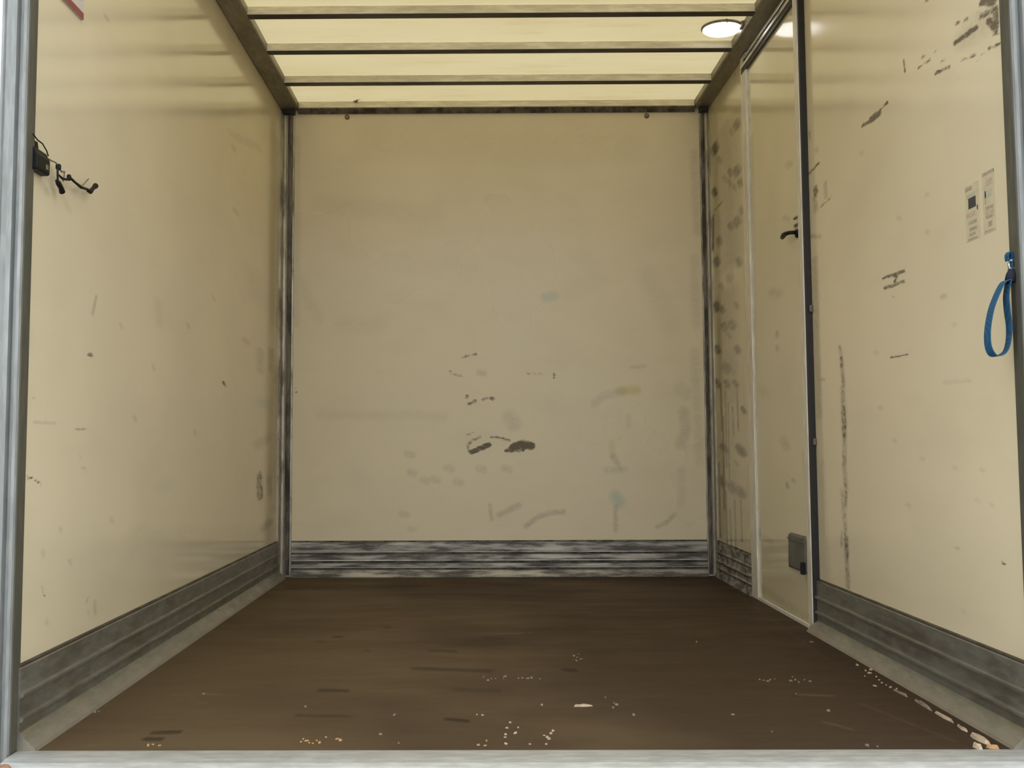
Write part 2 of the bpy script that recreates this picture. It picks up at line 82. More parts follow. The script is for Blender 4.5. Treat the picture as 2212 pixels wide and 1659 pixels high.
def grp(name, base, rough=.14, streak=(1,1,1), grime=.10, wavy=.02, sm_gain=.8, sm_col=(.17, .135, .09)):
    """glossy glass-reinforced plastic panel with scuffs and painted cable shadows from the wear_shade attribute"""
    t = NT(name)
    big = t.noise(1.1, 3, .5); fine = t.noise(100, 5, .75, streak); mid = t.noise(7, 4, .6, streak)
    c = t.mix(t.ramp(big, .35, .7), tuple(x*.95 for x in base), tuple(min(1, x*1.03) for x in base))
    c = t.mix(t.math('MULTIPLY', t.ramp(mid, .42, .9), grime), c, (.30, .24, .16))
    dark, smudge_shade, teal, yellow = t.attr()
    c = t.mix(t.math('MULTIPLY', teal, .75), c, (.22, .42, .42))
    c = t.mix(t.math('MULTIPLY', yellow, .8), c, (.52, .44, .05))
    sm = t.math('MULTIPLY', t.math('MULTIPLY', smudge_shade, sm_gain), t.ramp(fine, .25, .72, .35, 1.2), True)
    c = t.mix(sm, c, sm_col)
    dk = t.math('SUBTRACT', dark, t.math('MULTIPLY', t.ramp(fine, .28, .72), .66))
    dk = t.math('MULTIPLY', dk, 2.0, True)
    c = t.mix(t.math('MULTIPLY', dk, .88), c, (.075, .058, .041))
    rg = t.math('ADD', t.ramp(big, .3, .7, rough*.8, rough*1.25), t.math('MULTIPLY', dk, .35))
    t.set(Base_Color=c, Roughness=rg, IOR=1.5)
    w = t.noise(1.7, 1, .4); t.bump(w, wavy, .25)
    return t.m

def metal(name, col, rough=.4, metallic=.85, dirt=(.05,.042,.032), amount=.35, stretch=(1,1,1), scale=9, edge=(.45,.62), dust=None, zdust=None):
    t = NT(name)
    a = t.noise(scale, 6, .68, stretch); b = t.noise(60, 3, .6, stretch)
    f = t.math('MULTIPLY', t.ramp(a, edge[0], edge[1]), amount)
    c = t.mix(t.ramp(b, .35, .7), tuple(x*.86 for x in col), tuple(min(1, x*1.1) for x in col))
    c = t.mix(f, c, dirt)
    m = t.math('SUBTRACT', metallic, t.math('MULTIPLY', f, metallic*.9))
    if dust:
        geo = t.n('ShaderNodeNewGeometry'); sep = t.n('ShaderNodeSeparateXYZ'); t.t.links.new(geo.outputs['Position'], sep.inputs[0])
        d = t.ramp(sep.outputs[2], zdust[1], zdust[0]) if zdust[1] < zdust[0] else t.ramp(sep.outputs[2], zdust[0], zdust[1], 1., 0.)
        d = t.math('MULTIPLY', d, t.ramp(t.noise(13, 5, .7), .3, .62, .35, .95))
        c = t.mix(d, c, dust); m = t.math('MULTIPLY', m, t.math('SUBTRACT', 1.0, d))
    t.set(Base_Color=c, Metallic=m, Roughness=t.ramp(a, .3, .7, rough*.8, min(1, rough*1.3)))
    t.bump(b, .12, .001)
    return t.m

def plain(name, col, rough=.6, var=.12, metallic=0., scale=40, spec=.5):
    t = NT(name); a = t.noise(scale, 3, .6)
    t.set(Base_Color=t.mix(t.ramp(a, .3, .7), tuple(x*(1-var) for x in col), tuple(min(1, x*(1+var)) for x in col)), Roughness=rough, Metallic=metallic, Specular_IOR_Level=spec)
    return t.m

CREAM = (.775, .675, .472)
M = {}
M['grp_side'] = grp('cream glossy panel', CREAM, .13, (1, .35, 1))
M['grp_right'] = grp('cream glossy panel right', CREAM, .13, (1, .35, 1))
M['grp_back'] = grp('cream bulkhead panel', CREAM, .30, (.45, 1, 1), .10, .015)
M['grp_door'] = grp('cream door skin', (.69, .61, .415), .10, (1, .5, .5), .10, .01)
M['grp_far'] = grp('worn cream panel', (.67, .585, .385), .16, (1, 1, .3), .5, .02, 1.05, (.105, .088, .055))
M['alu_skirt'] = metal('weathered aluminium kick rail', (.34, .33, .28), .42, .8, (.10, .095, .07), .55, (1, .25, 1), 14, (.35, .7), (.235, .195, .145), (.002, .040))
M['alu_back'] = metal('scuffed aluminium kick plate', (.52, .49, .43), .42, .6, (.035, .031, .026), .9, (.3, 1, 2.2), 15, (.37, .62))
M['alu_trim'] = metal('dirty aluminium corner trim', (.42, .39, .32), .4, .6, (.06, .05, .038), .7, (1, 1, .22), 20, (.46, .66))
M['dark_tone'] = metal('grimy dark strip', (.16, .135, .10), .6, .0, (.03, .026, .022), .9, (1, 1, .25), 16, (.42, .62))  # dark tone for corner strips, groove fills and the bulkhead rail's painted underside shade
M['alu_rail'] = metal('olive grey roof rail', (.27, .245, .18), .40, .55, (.11, .095, .06), .6, (1, .3, 1), 9, (.4, .7))
M['alu_bow'] = metal('roof bow aluminium', (.84, .78, .62), .45, .25, (.40, .34, .22), .35, (.2, 1, 1), 8, (.4, .7))
M['galv'] = metal('galvanised post steel', (.33, .34, .33), .45, .6, (.17, .175, .165), .5, (1, 1, .18), 8, (.4, .65))
M['post_return'] = metal('dark olive post return', (.105, .10, .075), .55, .1, (.06, .058, .045), .5, (1, 1, .2), 8)  # inner post faces, darker olive than the galvanised steel
M['sill'] = metal('worn sill aluminium', (.56, .575, .56), .4, .5, (.30, .26, .21), .5, (.25, 1, 1), 13, (.48, .68))
M['frame'] = metal('pale door frame', (.74, .69, .58), .4, .1, (.30, .25, .18), .35, (1, 1, .2), 12, (.5, .72))
M['bright'] = metal('bright header strip', (.80, .79, .74), .25, .8, (.3, .28, .22), .3, (1, .2, 1), 10)
M['rib'] = metal('polished rib', (.62, .59, .53), .35, .6, (.10, .09, .075), .8, (.3, 1, 1), 12, (.42, .62))
M['shade_strip'] = metal('dark shade strip', (.045, .035, .025), .5, .1, (.03, .024, .017), .5, (.2, 1, 1), 12)  # dark tone imitates shade under the bows and above the kick rails
M['rubber'] = plain('black rubber seal', (.018, .015, .014), .55)
M['black'] = plain('black plastic', (.006, .006, .007), .5, spec=.25)
M['grey_plate'] = plain('grey metal plate', (.14, .135, .115), .5, .2, .3, 12)
M['steel'] = plain('small steel fixing', (.20, .18, .13), .45, .2, .4)
M['rust'] = plain('rusty bolt', (.34, .19, .11), .85, .35, 0, 90)
M['ground'] = plain('concrete yard', (.30, .29, .27), .9, .15, 0, 2)
M['outer'] = plain('outer skin', (.75, .75, .74), .4)

t = NT('translucent roof sheet')
a = t.noise(3.5, 5, .6, (.25, 1, 1)); b2 = t.noise(16, 4, .65, (.18, 1, 1))
g = t.math('MULTIPLY', t.ramp(b2, .5, .8), .5)
c = t.mix(t.ramp(a, .35, .7), (.62, .515, .285), (.67, .57, .33)); c = t.mix(g, c, (.55, .42, .2))
tr = t.n('ShaderNodeBsdfTranslucent', in_Color=c); df = t.n('ShaderNodeBsdfDiffuse', in_Color=t.mix(g, (.80, .675, .43), (.5, .39, .23)))
mx = t.n('ShaderNodeMixShader', in_Fac=.5); t.t.links.new(tr.outputs[0], mx.inputs[1]); t.t.links.new(df.outputs[0], mx.inputs[2])
t.t.links.new(mx.outputs[0], t.out.inputs[0]); M['roof'] = t.m

t = NT('lamp diffuser')
em = t.n('ShaderNodeEmission', in_Color=(1, .98, .93, 1), in_Strength=1.7); t.t.links.new(em.outputs[0], t.out.inputs[0]); M['lamp'] = t.m

t = NT('brown phenolic plywood')
st1 = t.noise(5, 6, .65, (.35, 1, 1)); st2 = t.noise(24, 5, .65, (.22, 1, 1)); tx = t.n('ShaderNodeSeparateXYZ', in_Vector=t.coords()).outputs[0]
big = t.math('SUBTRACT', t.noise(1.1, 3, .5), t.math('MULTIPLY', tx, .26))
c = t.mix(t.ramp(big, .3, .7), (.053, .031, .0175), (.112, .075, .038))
c = t.mix(t.math('MULTIPLY', t.ramp(st1, .5, .85), .35), c, (.035, .022, .012))
c = t.mix(t.math('MULTIPLY', t.ramp(st2, .5, .85), .25), c, (.12, .085, .05))
dark, light, _, _ = t.attr()
c = t.mix(t.math('MULTIPLY', t.math('SUBTRACT', dark, t.math('MULTIPLY', st2, .35)), 1.5, True), c, (.016, .010, .006))
c = t.mix(t.math('MULTIPLY', t.math('SUBTRACT', light, t.math('MULTIPLY', st2, .35)), .9, True), c, (.26, .20, .14))
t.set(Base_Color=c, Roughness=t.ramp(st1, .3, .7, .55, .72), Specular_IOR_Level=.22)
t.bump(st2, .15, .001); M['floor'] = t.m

t = NT('blue webbing')
wv = t.n('ShaderNodeTexWave', in_Vector=t.coords((1, 1, 1)), in_Scale=160.0)
t.set(Base_Color=t.mix(wv.outputs[1], (.006, .060, .135), (.012, .10, .20)), Roughness=.7); M['strap'] = t.m
M['strap_dark'] = plain('dark webbing', (.008, .012, .03), .8)
M['chip'] = plain('pale wood', (.50, .385, .26), .8, .2, 0, 60)
M['chip_orange'] = plain('fresh wood', (.50, .29, .13), .8, .2, 0, 60)
M['crumb'] = plain('grey beige crumb', (.24, .185, .13), .9, .25, 0, 80)
M['sign_white'] = plain('white sign board', (.66, .60, .58), .35, .04)
M['sign_red'] = plain('red sign border', (.28, .03, .05), .35, .1)
M['sign_grey'] = plain('grey sign print', (.36, .33, .31), .5, .1)
M['label_sheet'] = plain('clear label film', (.63, .55, .37), .3, .05, 0, 25)
M['ink_black'] = plain('black label print', (.05, .048, .055), .5, .3, 0, 200)
M['ink_grey'] = plain('faded grey label print', (.40, .355, .26), .5, .2, 0, 120)
M['ink_pink'] = plain('faded red label print', (.55, .43, .33), .5, .15, 0, 120)
M['ink_mint'] = plain('faded green label print', (.50, .48, .36), .5, .1, 0, 120)

# ------------------------------------------------------------------ mesh helpers
class MB:
    def __init__(s): s.v = []; s.f = []; s.mi = []
    def add(s, vs, fs, mi=0):
        o = len(s.v); s.v += [tuple(map(float, p)) for p in vs]; s.f += [tuple(i+o for i in q) for q in fs]; s.mi += [mi]*len(fs); return s
    def box(s, a, b, mi=0):
        x0,y0,z0 = (min(a[i], b[i]) for i in range(3)); x1,y1,z1 = (max(a[i], b[i]) for i in range(3))
        return s.add([(x0,y0,z0),(x1,y0,z0),(x1,y1,z0),(x0,y1,z0),(x0,y0,z1),(x1,y0,z1),(x1,y1,z1),(x0,y1,z1)],
                     [(0,3,2,1),(4,5,6,7),(0,1,5,4),(1,2,6,5),(2,3,7,6),(3,0,4,7)], mi)
    def prism(s, prof, a0, a1, place, mi=0):
        """closed profile (p, q) run from a0 to a1; place(p, q, a) -> xyz"""
        n = len(prof); vs = [place(p, q, a0) for p, q in prof] + [place(p, q, a1) for p, q in prof]
        fs = [(i, (i+1) % n, n+(i+1) % n, n+i) for i in range(n)] + [tuple(range(n-1, -1, -1)), tuple(range(n, 2*n))]
        return s.add(vs, fs, mi)
    def tube(s, pts, r, k=8, mi=0):
        pts = [Vector(p) for p in pts]; rs = r if isinstance(r, (list, tuple)) else [r]*len(pts); vs = []; fs = []
        for i, p in enumerate(pts):
            d = (pts[min(i+1, len(pts)-1)] - pts[max(i-1, 0)]).normalized()
            u = d.cross(Vector((0,0,1))) if abs(d.z) < .9 else d.cross(Vector((1,0,0))); u.normalize(); w = d.cross(u)
            for j in range(k):
                a = 2*math.pi*j/k; vs.append(p + (u*math.cos(a) + w*math.sin(a))*rs[i])
        for i in range(len(pts)-1):
            for j in range(k): fs.append((i*k+j, i*k+(j+1) % k, (i+1)*k+(j+1) % k, (i+1)*k+j))
        fs += [tuple(range(k-1, -1, -1)), tuple(range((len(pts)-1)*k, len(pts)*k))]
        return s.add(vs, fs, mi)
    def lathe(s, prof, c, k=32, axis='z', mi=0):
        """prof: (radius, height) list, closed at both ends"""
        vs = []; fs = []
        for r, h in prof:
            for j in range(k):
                a = 2*math.pi*j/k; p = (r*math.cos(a), r*math.sin(a), h)
                if axis == 'x': p = (h, r*math.cos(a), r*math.sin(a))
                if axis == 'y': p = (r*math.cos(a), h, r*math.sin(a))
                vs.append((c[0]+p[0], c[1]+p[1], c[2]+p[2]))
        for i in range(len(prof)-1):
            for j in range(k): fs.append((i*k+j, i*k+(j+1) % k, (i+1)*k+(j+1) % k, (i+1)*k+j))
        fs += [tuple(range(k-1, -1, -1)), tuple(range((len(prof)-1)*k, len(prof)*k))]
        return s.add(vs, fs, mi)
    def build(s, name, mats, parent=None, bevel=0, smooth=False):
        me = bpy.data.meshes.new(name); me.from_pydata(s.v, [], s.f)
        for m in (mats if isinstance(mats, (list, tuple)) else [mats]): me.materials.append(m)
        me.polygons.foreach_set('material_index', s.mi)
        bm = bmesh.new(); bm.from_mesh(me); bmesh.ops.recalc_face_normals(bm, faces=bm.faces); bm.to_mesh(me); bm.free()
        if smooth: me.polygons.foreach_set('use_smooth', [True]*len(me.polygons))
        o = bpy.data.objects.new(name, me); COL.objects.link(o)
        if parent: o.parent = parent
        if bevel:
            b = o.modifiers.new('bevel', 'BEVEL'); b.width = bevel; b.segments = 2; b.limit_method = 'ANGLE'
        return o

def tag(o, label=None, cat=None, group=None, kind=None):
    for k, v in (('label', label), ('category', cat), ('group', group), ('kind', kind)):
        if v: o[k] = v
    return o
def struct(o, label, cat): return tag(o, label, cat, None, 'structure')
def empty(name, loc=(0,0,0)):
    o = bpy.data.objects.new(name, None); o.empty_display_size = .05; o.location = loc; COL.objects.link(o); return o
def keep(o, parent):
    """parent while keeping the world-space mesh coordinates"""
    o.parent = parent; o.matrix_parent_inverse = Matrix.Translation(parent.location).inverted(); return o

def wear_shade_layer(key, uv):
    out = np.zeros((len(uv), 4))
    for kind, amt, ru, rv, pts in WEAR_SHADE.get(key, []):
        P = np.array(pts); ru = max(ru, .0035); rv = max(rv, .0035); sc = np.array([1/ru, 1/rv])
        lo = P.min(0) - [ru*1.3, rv*1.3]; hi = P.max(0) + [ru*1.3, rv*1.3]
        idx = np.where(((uv >= lo) & (uv <= hi)).all(1))[0]
        if not len(idx): continue
        q = uv[idx]*sc; best = np.full(len(idx), 9.)
        for a, b in zip(P[:-1]*sc, P[1:]*sc):
            d = b - a; L = max((d*d).sum(), 1e-12); tt = np.clip(((q-a) @ d)/L, 0, 1)
            best = np.minimum(best, np.hypot(*(q - a - tt[:, None]*d).T))
        m = amt*np.clip(1.25*(1 - best**2 if kind == 0 else np.clip(1-best, 0, 1)**.8), 0, 1)
        out[idx, kind] = np.maximum(out[idx, kind], m)
    return out

def sheet(name, u0, u1, v0, v1, du, dv, place, mat, key, depth):
    """panel with a fine front grid (carries the wear layer), real thickness and edges; depth = xyz offset of the back face"""
    nu = max(2, int(round((u1-u0)/du))+1); nv = max(2, int(round((v1-v0)/dv))+1)
    U, V = np.meshgrid(np.linspace(u0, u1, nu), np.linspace(v0, v1, nv)); uv = np.stack([U.ravel(), V.ravel()], 1)
    co = place(uv); N = len(uv)
    i = np.arange(nu*nv).reshape(nv, nu); q = np.stack([i[:-1,:-1], i[:-1,1:], i[1:,1:], i[1:,:-1]], -1).reshape(-1, 4)
    cr = [int(i[0,0]), int(i[0,-1]), int(i[-1,-1]), int(i[-1,0])]
    back = co[cr] + np.array(depth)
    co = np.vstack([co, back]); b0, b1, b2, b3 = N, N+1, N+2, N+3
    a0, a1, a2, a3 = cr
    faces = [list(map(int, f)) for f in q] + [[b3,b2,b1,b0]]
    loops = [list(i[0,:]) + [b1,b0], list(i[:,-1]) + [b2,b1], list(i[-1,::-1]) + [b3,b2], list(i[::-1,0]) + [b0,b3]]
    faces += [[int(x) for x in l][::-1] for l in loops]
    me = bpy.data.meshes.new(name); me.from_pydata(co.tolist(), [], faces); me.materials.append(mat)
    w = np.zeros((len(co), 4)); w[:N] = wear_shade_layer(key, uv)
    at = me.color_attributes.new('wear_shade', 'FLOAT_COLOR', 'POINT'); at.data.foreach_set('color', w.ravel().astype(np.float32))
    bm = bmesh.new(); bm.from_mesh(me); bmesh.ops.recalc_face_normals(bm, faces=bm.faces); bm.to_mesh(me); bm.free()
    o = bpy.data.objects.new(name, me); COL.objects.link(o); return o
onX = lambda x: (lambda uv: np.stack([np.full(len(uv), x), uv[:,0], uv[:,1]], 1))
onY = lambda y: (lambda uv: np.stack([uv[:,0], np.full(len(uv), y), uv[:,1]], 1))
onZ = lambda z: (lambda uv: np.stack([uv[:,0], uv[:,1], np.full(len(uv), z)], 1))

# ================================================================== the cargo box
ZT = ZC + .03
gr = MB().box((-30,-30,-1.0),(30,40,-.95)).build('ground', M['ground']); struct(gr, 'grey concrete yard under and behind the truck body', 'ground')
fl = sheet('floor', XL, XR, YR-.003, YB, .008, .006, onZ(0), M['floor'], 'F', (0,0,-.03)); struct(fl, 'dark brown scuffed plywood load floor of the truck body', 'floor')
wl = sheet('wall_left', YR, YB, 0, ZT, .008, .006, onX(XL), M['grp_side'], 'L', (-.03,0,0)); struct(wl, 'cream glossy left side wall of the cargo box', 'wall')
wb = sheet('wall_back', XL, XR, 0, ZT, .006, .006, onY(YB), M['grp_back'], 'B', (0,.03,0)); struct(wb, 'cream bulkhead wall at the far end with faint scuffs', 'wall')
wr = sheet('wall_right', YR, 3.985, 0, ZT, .006, .006, onX(XR), M['grp_right'], 'R', (.03,0,0)); struct(wr, 'cream right side wall nearest the opening, with black scuffs', 'wall')
wp = sheet('wall_right_far', 4.862, YB, 0, ZT, .006, .006, onX(XP), M['grp_far'], 'P', (.044,0,0)); struct(wp, 'grimy cream wall strip between the side door and the far corner', 'wall')

# roof sheet with its bows
ce = MB()
nx, ny = 12, 16
vs = [(XL-.03+(XR-XL+.06)*i/nx, YR-.05+(YB+.08-YR)*j/ny, ZC) for j in range(ny+1) for i in range(nx+1)]
ce.add(vs, [(j*(nx+1)+i, j*(nx+1)+i+1, (j+1)*(nx+1)+i+1, (j+1)*(nx+1)+i) for j in range(ny) for i in range(nx)])
ce = ce.build('ceiling', M['roof']); struct(ce, 'translucent yellowish roof sheet lit by daylight from above', 'ceiling')
HAT = [(-.022,ZC-.002),(-.019,ZR+.002),(-.018,ZR),(.018,ZR),(.019,ZR+.002),(.022,ZC-.002)]
bow_me = None
for k in range(7):
    y = 4.352 + .415*(k-4) if k != 6 else 5.196
    if k == 5: y = 4.764
    b = MB().prism(HAT, XL+.07, XR-.062, lambda p, q, a, y=y: (a, y+p, q)).build('roof_bow', M['alu_bow'], ce)
    f = MB().prism([(-.022,ZR),(-.021,ZR-.003),(.022,ZR-.003),(.023,ZR)], XL+.086, XR-.086, lambda p, q, a, y=y: (a, y+p, q)).build('shade_strip', M['shade_strip'], b)  # dark strip paints in the shaded underside of the bow

RAIL = [(0,ZC-.001),(0,ZR-.006),(.006,ZR-.010),(.060,ZR-.004),(.084,ZR),(.088,ZR+.006),(.088,ZC-.001)]
def rail(name, x0, s, y1, label):
    m = MB().prism(RAIL, YR, y1, lambda p, q, a: (x0+s*p, a, q)); return struct(m.build(name, M['alu_rail']), label, 'roof rail')
rail('trim_1', XL, 1, YB, 'olive grey metal roof rail along the top of the left wall')
rail('trim_2', XR, -1, YB, 'olive grey metal roof rail along the top of the right wall')
m = MB().prism([(0,ZC-.001),(-.036,ZC-.001),(-.036,ZR),(-.030,ZR-.003),(-.004,ZR-.008),(0,ZR-.008)], XL+.09, XR-.09, lambda p, q, a: (a, YB+p, q))
tb = struct(m.build('trim_3', M['alu_bow']), 'dark metal rail along the top of the far bulkhead', 'roof rail')
m = MB().prism([(-.038,ZR+.002),(-.004,ZR-.006),(-.004,ZR-.022),(-.009,ZR-.022)], XL+.085, XR-.085, lambda p, q, a: (a, YB+p, q)).build('dark_strip', M['dark_tone']); keep(m, tb)  # dark strip gives the rail's underside its shade by colour

# corner trims with their dark strips
def corner(name, x0, s, k, label):
    pr = [(0,0),(0,-.032),(.006,-.032),(.011,-.026),(.016,-.017),(.026,-.013),(.030,-.015),(.036,-.011),(.060,-.009),(.066,-.007),(.067,0)]
    pr = [(x*k, y) for x, y in pr]
    o = MB().prism(pr, .004, ZR-.008, lambda p, q, a: (x0+s*p, YB+q, a)).build(name, M['alu_trim']); struct(o, label, 'corner trim')
    d = [(.034,-.010),(.033,-.0135),(.046,-.0145),(.058,-.0125),(.0595,-.008)]
    d = [(x*k, y) for x, y in d]
    keep(MB().prism(d, .01, ZR-.02, lambda p, q, a: (x0+s*p, YB+q, a)).build('dark_strip', M['dark_tone']), o)
    keep(MB().box((x0+s*.012, YB-.050, ZR-.030), (x0+s*.070*k, YB-.002, ZR+.010)).build('corner_cap', M['rubber'], None, .004), o)['label'] = 'black cap in the top corner'
    return o
corner('trim_4', XL, 1, 1.0, 'dirty metal corner trim between the left wall and the bulkhead')
corner('trim_5', XP, -1, .72, 'black stained metal corner trim between bulkhead and right wall')

# kick rails
SK = [(0,.178),(.010,.178),(.013,.175),(.013,.125),(.021,.122),(.021,.116),(.013,.112),(.013,.073),(.021,.070),(.021,.064),(.013,.060),(.013,.039),(.020,.033),(.047,.007),(.051,.0),(0,0)]
o = MB().prism(SK, YR-.01, YB-.065, lambda p, q, a: (XL+p, a, q)).build('baseboard_left', M['alu_skirt']); struct(o, 'ribbed grey metal kick rail along the foot of the left wall', 'kick rail')
o = MB().prism(SK, YR-.01, 3.975, lambda p, q, a: (XR-p, a, q)).build('baseboard_right', M['alu_skirt']); struct(o, 'ribbed grey metal kick rail at the foot of the right wall nearest the opening', 'kick rail')
SHADOW_LINE = [(.0,.178),(.011,.178),(.010,.1815),(.0,.1825)]  # dark line stands in for the groove shadow along the rail top
keep(MB().prism(SHADOW_LINE, YR, YB-.065, lambda p, q, a: (XL+p, a, q)).build('shadow_line', M['shade_strip']), bpy.data.objects['baseboard_left'])
keep(MB().prism(SHADOW_LINE, YR, 3.965, lambda p, q, a: (XR-p, a, q)).build('shadow_line', M['shade_strip']), bpy.data.objects['baseboard_right'])
KB = [(0,.179),(-.003,.179),(-.003,.173),(-.009,.171),(-.009,.130),(-.013,.127),(-.013,.122),(-.003,.120),(-.003,.114),(-.011,.112),(-.011,.090),(-.017,.087),(-.017,.080),(-.003,.077),(-.003,.070),(-.011,.068),(-.011,.054),(-.015,.051),(-.015,.046),(-.004,.043),(-.004,.037),(-.010,.034),(-.024,.006),(-.024,.0),(0,0)]
def kick(name, a0, a1, place, label):
    o = MB().prism(KB, a0, a1, place).build(name, M['alu_back']); struct(o, label, 'kick plate')
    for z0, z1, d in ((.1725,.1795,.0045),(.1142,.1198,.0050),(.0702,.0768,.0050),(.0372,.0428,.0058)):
        keep(MB().prism([(0,z0),(-d,z0),(-d,z1),(0,z1)], a0, a1, place).build('dark_groove', M['dark_tone']), o)  # dark groove fills; the top one draws a painted shadow line
    for z0, z1, d in ((.1225,.1268,.0136),(.0805,.0866,.0178),(.0465,.0505,.0157)):
        keep(MB().prism([(-.005,z0),(-d,z0+.0005),(-d,z1-.0005),(-.005,z1)], a0, a1, place).build('polished_rib', M['rib']), o)
    return o
kick('baseboard_back', XL+.068, XP-.049, lambda p, q, a: (a, YB+p, q), 'bright metal kick plate with black scuffs at the foot of the bulkhead')
kick('baseboard_right_far', 4.868, YB-.034, lambda p, q, a: (XP+p*.8, a, q), 'black scuffed metal kick plate between side door and far corner')

# ------------------------------------------------------------------ side door
dr = empty('door_1', (XD, 4.4, 0)); struct(dr, 'narrow cream side door in the right wall with a black lever handle', 'door')
leaf = sheet('door_panel', 4.043, 4.752, .018, 2.300, .006, .006, onX(XD+.006), M['grp_door'], 'D', (.03,0,0)); keep(leaf, dr)
def part(mb, name, mat, bevel=0, parent=dr, smooth=False, label=None):
    o = keep(mb.build(name, mat, None, bevel, smooth), parent)
    if label: o['label'] = label
    return o
part(MB().box((XD-.004,3.983,0),(XD+.045,4.034,ZR-.011)), 'frame_post', M['frame'], .003)
part(MB().box((XD-.001,3.969,.0),(XR+.0,3.983,ZR-.011)), 'door_seal', M['rubber'], .002, label='black rubber seal on the near edge of the frame')
part(MB().box((XD-.004,4.758,0),(XD+.045,4.860,ZR-.011)), 'frame_post', M['frame'], .003)
part(MB().box((XD-.004,4.036,0),(XD+.045,4.756,.015)), 'threshold', M['frame'], .002)
part(MB().box((XD+.002,4.036,2.302),(XD+.045,4.756,ZR-.011)), 'header', M['frame'])
part(MB().box((XD-.010,4.036,2.340),(XD+.002,4.790,2.352)), 'header_strip', M['bright'], .002)
part(MB().box((XD-.004,4.036,2.326),(XD+.002,4.80,2.340)), 'header_seal', M['rubber'])
part(MB().box((XD-.012,4.036,2.310),(XD+.002,4.83,2.324)), 'header_strip', M['bright'], .002)
part(MB().box((XD-.005,4.036,2.292),(XD+.002,4.84,2.310)), 'header_seal', M['rubber'])
# handle: rose, spindle, lever
h = part(MB().lathe([(.016,0),(.016,.006),(.012,.009)], (XD+.006,4.07,1.432), 18, 'x'), 'handle_rose', M['black'], smooth=False)
for v in h.data.vertices: v.co.x = 2*(XD+.006) - v.co.x
part(MB().tube([(XD+.004,4.068,1.436),(XD-.022,4.072,1.436),(XD-.028,4.10,1.438),(XD-.026,4.145,1.440),(XD-.024,4.172,1.436)], [.007,.007,.008,.010,.008], 10), 'handle_lever', M['black'], smooth=True)
part(MB().box((XD-.001,4.060,1.462),(XD+.006,4.10,1.470)).box((XD-.001,4.060,1.490),(XD+.006,4.105,1.497)), 'lock_plate', M['steel'], .002)
# grey pocket plate low on the door
part(MB().prism([(0,.190),(-.012,.193),(-.014,.20),(-.012,.315),(0,.323)], 4.046, 4.262, lambda p, q, a: (XD+.006+p, a, q)), 'pocket_plate', M['grey_plate'], .002, label='grey metal plate low on the door')
part(MB().box((XD-.012,4.055,.300),(XD-.005,4.255,.306)), 'plate_rib', M['grey_plate'])
part(MB().box((XD-.022,4.040,.188),(XD-.006,4.058,.232)), 'plate_catch', M['black'], .003, label='small black catch at the corner of the grey plate')
for z in (1.14, .664):
    part(MB().lathe([(.005,-.012),(.0065,-.009),(.0065,.009),(.005,.012)], (XR-.007,3.963,z), 12), 'hinge_knuckle', M['dark_tone'])

# ------------------------------------------------------------------ rear frame
LP = [(-1.008,2.420),(-1.008,2.463),(-1.071,2.463),(-1.071,2.424),(-1.066,2.424),(-1.062,2.428),(-1.048,2.428),(-1.044,2.414),(-1.032,2.412),(-1.028,2.424),(-1.022,2.424),(-1.018,2.415),(-1.011,2.415)]
o = MB().prism(LP, -.30, 2.60, lambda p, q, a: (p, q, a)).build('trim_6', M['galv']); struct(o, 'ribbed galvanised rear post at the left edge of the opening', 'post'); 
keep(MB().box((-1.0085,2.421,-.06),(-1.0055,2.462,2.45)).build('post_liner', M['post_return']), o)['label'] = 'dark olive inner face of the left post'
RP = [(1.185+(-1.008-x), y) for x, y in LP]
o = MB().prism(RP, -.30, 2.60, lambda p, q, a: (p, q, a)).build('trim_7', M['galv']); struct(o, 'ribbed galvanised rear post at the right edge of the opening', 'post')
keep(MB().box((1.1825,2.421,.002),(1.1855,2.462,2.45)).build('post_liner', M['post_return']), o)['label'] = 'dark olive inner face of the right post'
SL = [(2.462,-.03),(2.462,-.002),(2.456,.002),(2.440,.003),(2.395,.003),(2.370,.0),(2.358,-.006),(2.352,-.010),(2.338,-.010),(2.334,-.016),(2.334,-.12),(2.462,-.12)]
o = MB().prism(SL, -1.003, 1.1815, lambda p, q, a: (a, p, q)).build('trim_8', M['sill']); struct(o, 'worn pale metal sill across the rear edge of the floor', 'sill')
o = MB().box((-1.16,2.424,2.46),(1.34,2.463,2.60)).build('trim_9', M['galv']); struct(o, 'galvanised header beam over the rear opening', 'beam')

# ------------------------------------------------------------------ roof lamp
LX, LY = 1.028, 4.576
lp = empty('ceiling_lamp', (LX, LY, ZC)); tag(lp, 'round glowing white roof lamp beside the right roof rail', 'lamp')
part(MB().lathe([(.060,-.001),(.086,-.003),(.087,-.010),(.081,-.013)], (LX,LY,ZC-.001), 40), 'lamp_base', M['steel'], parent=lp, label='dull metal ring behind the diffuser')
part(MB().lathe([(.080,-.012),(.081,-.016),(.073,-.022),(.052,-.027),(.02,-.029)], (LX,LY,ZC-.001), 40), 'diffuser', M['lamp'], parent=lp, smooth=True)
part(MB().box((LX+.066,LY-.07,ZC-.026),(LX+.086,LY-.02,ZC-.002)), 'junction_box', M['steel'], .004, parent=lp)
part(MB().tube([(LX+.0,LY-.088,ZC-.004),(LX+.001,LY-.098,ZC-.010),(LX+.0,LY-.093,ZC-.022)], .0025, 6), 'wire_clip', M['steel'], parent=lp)

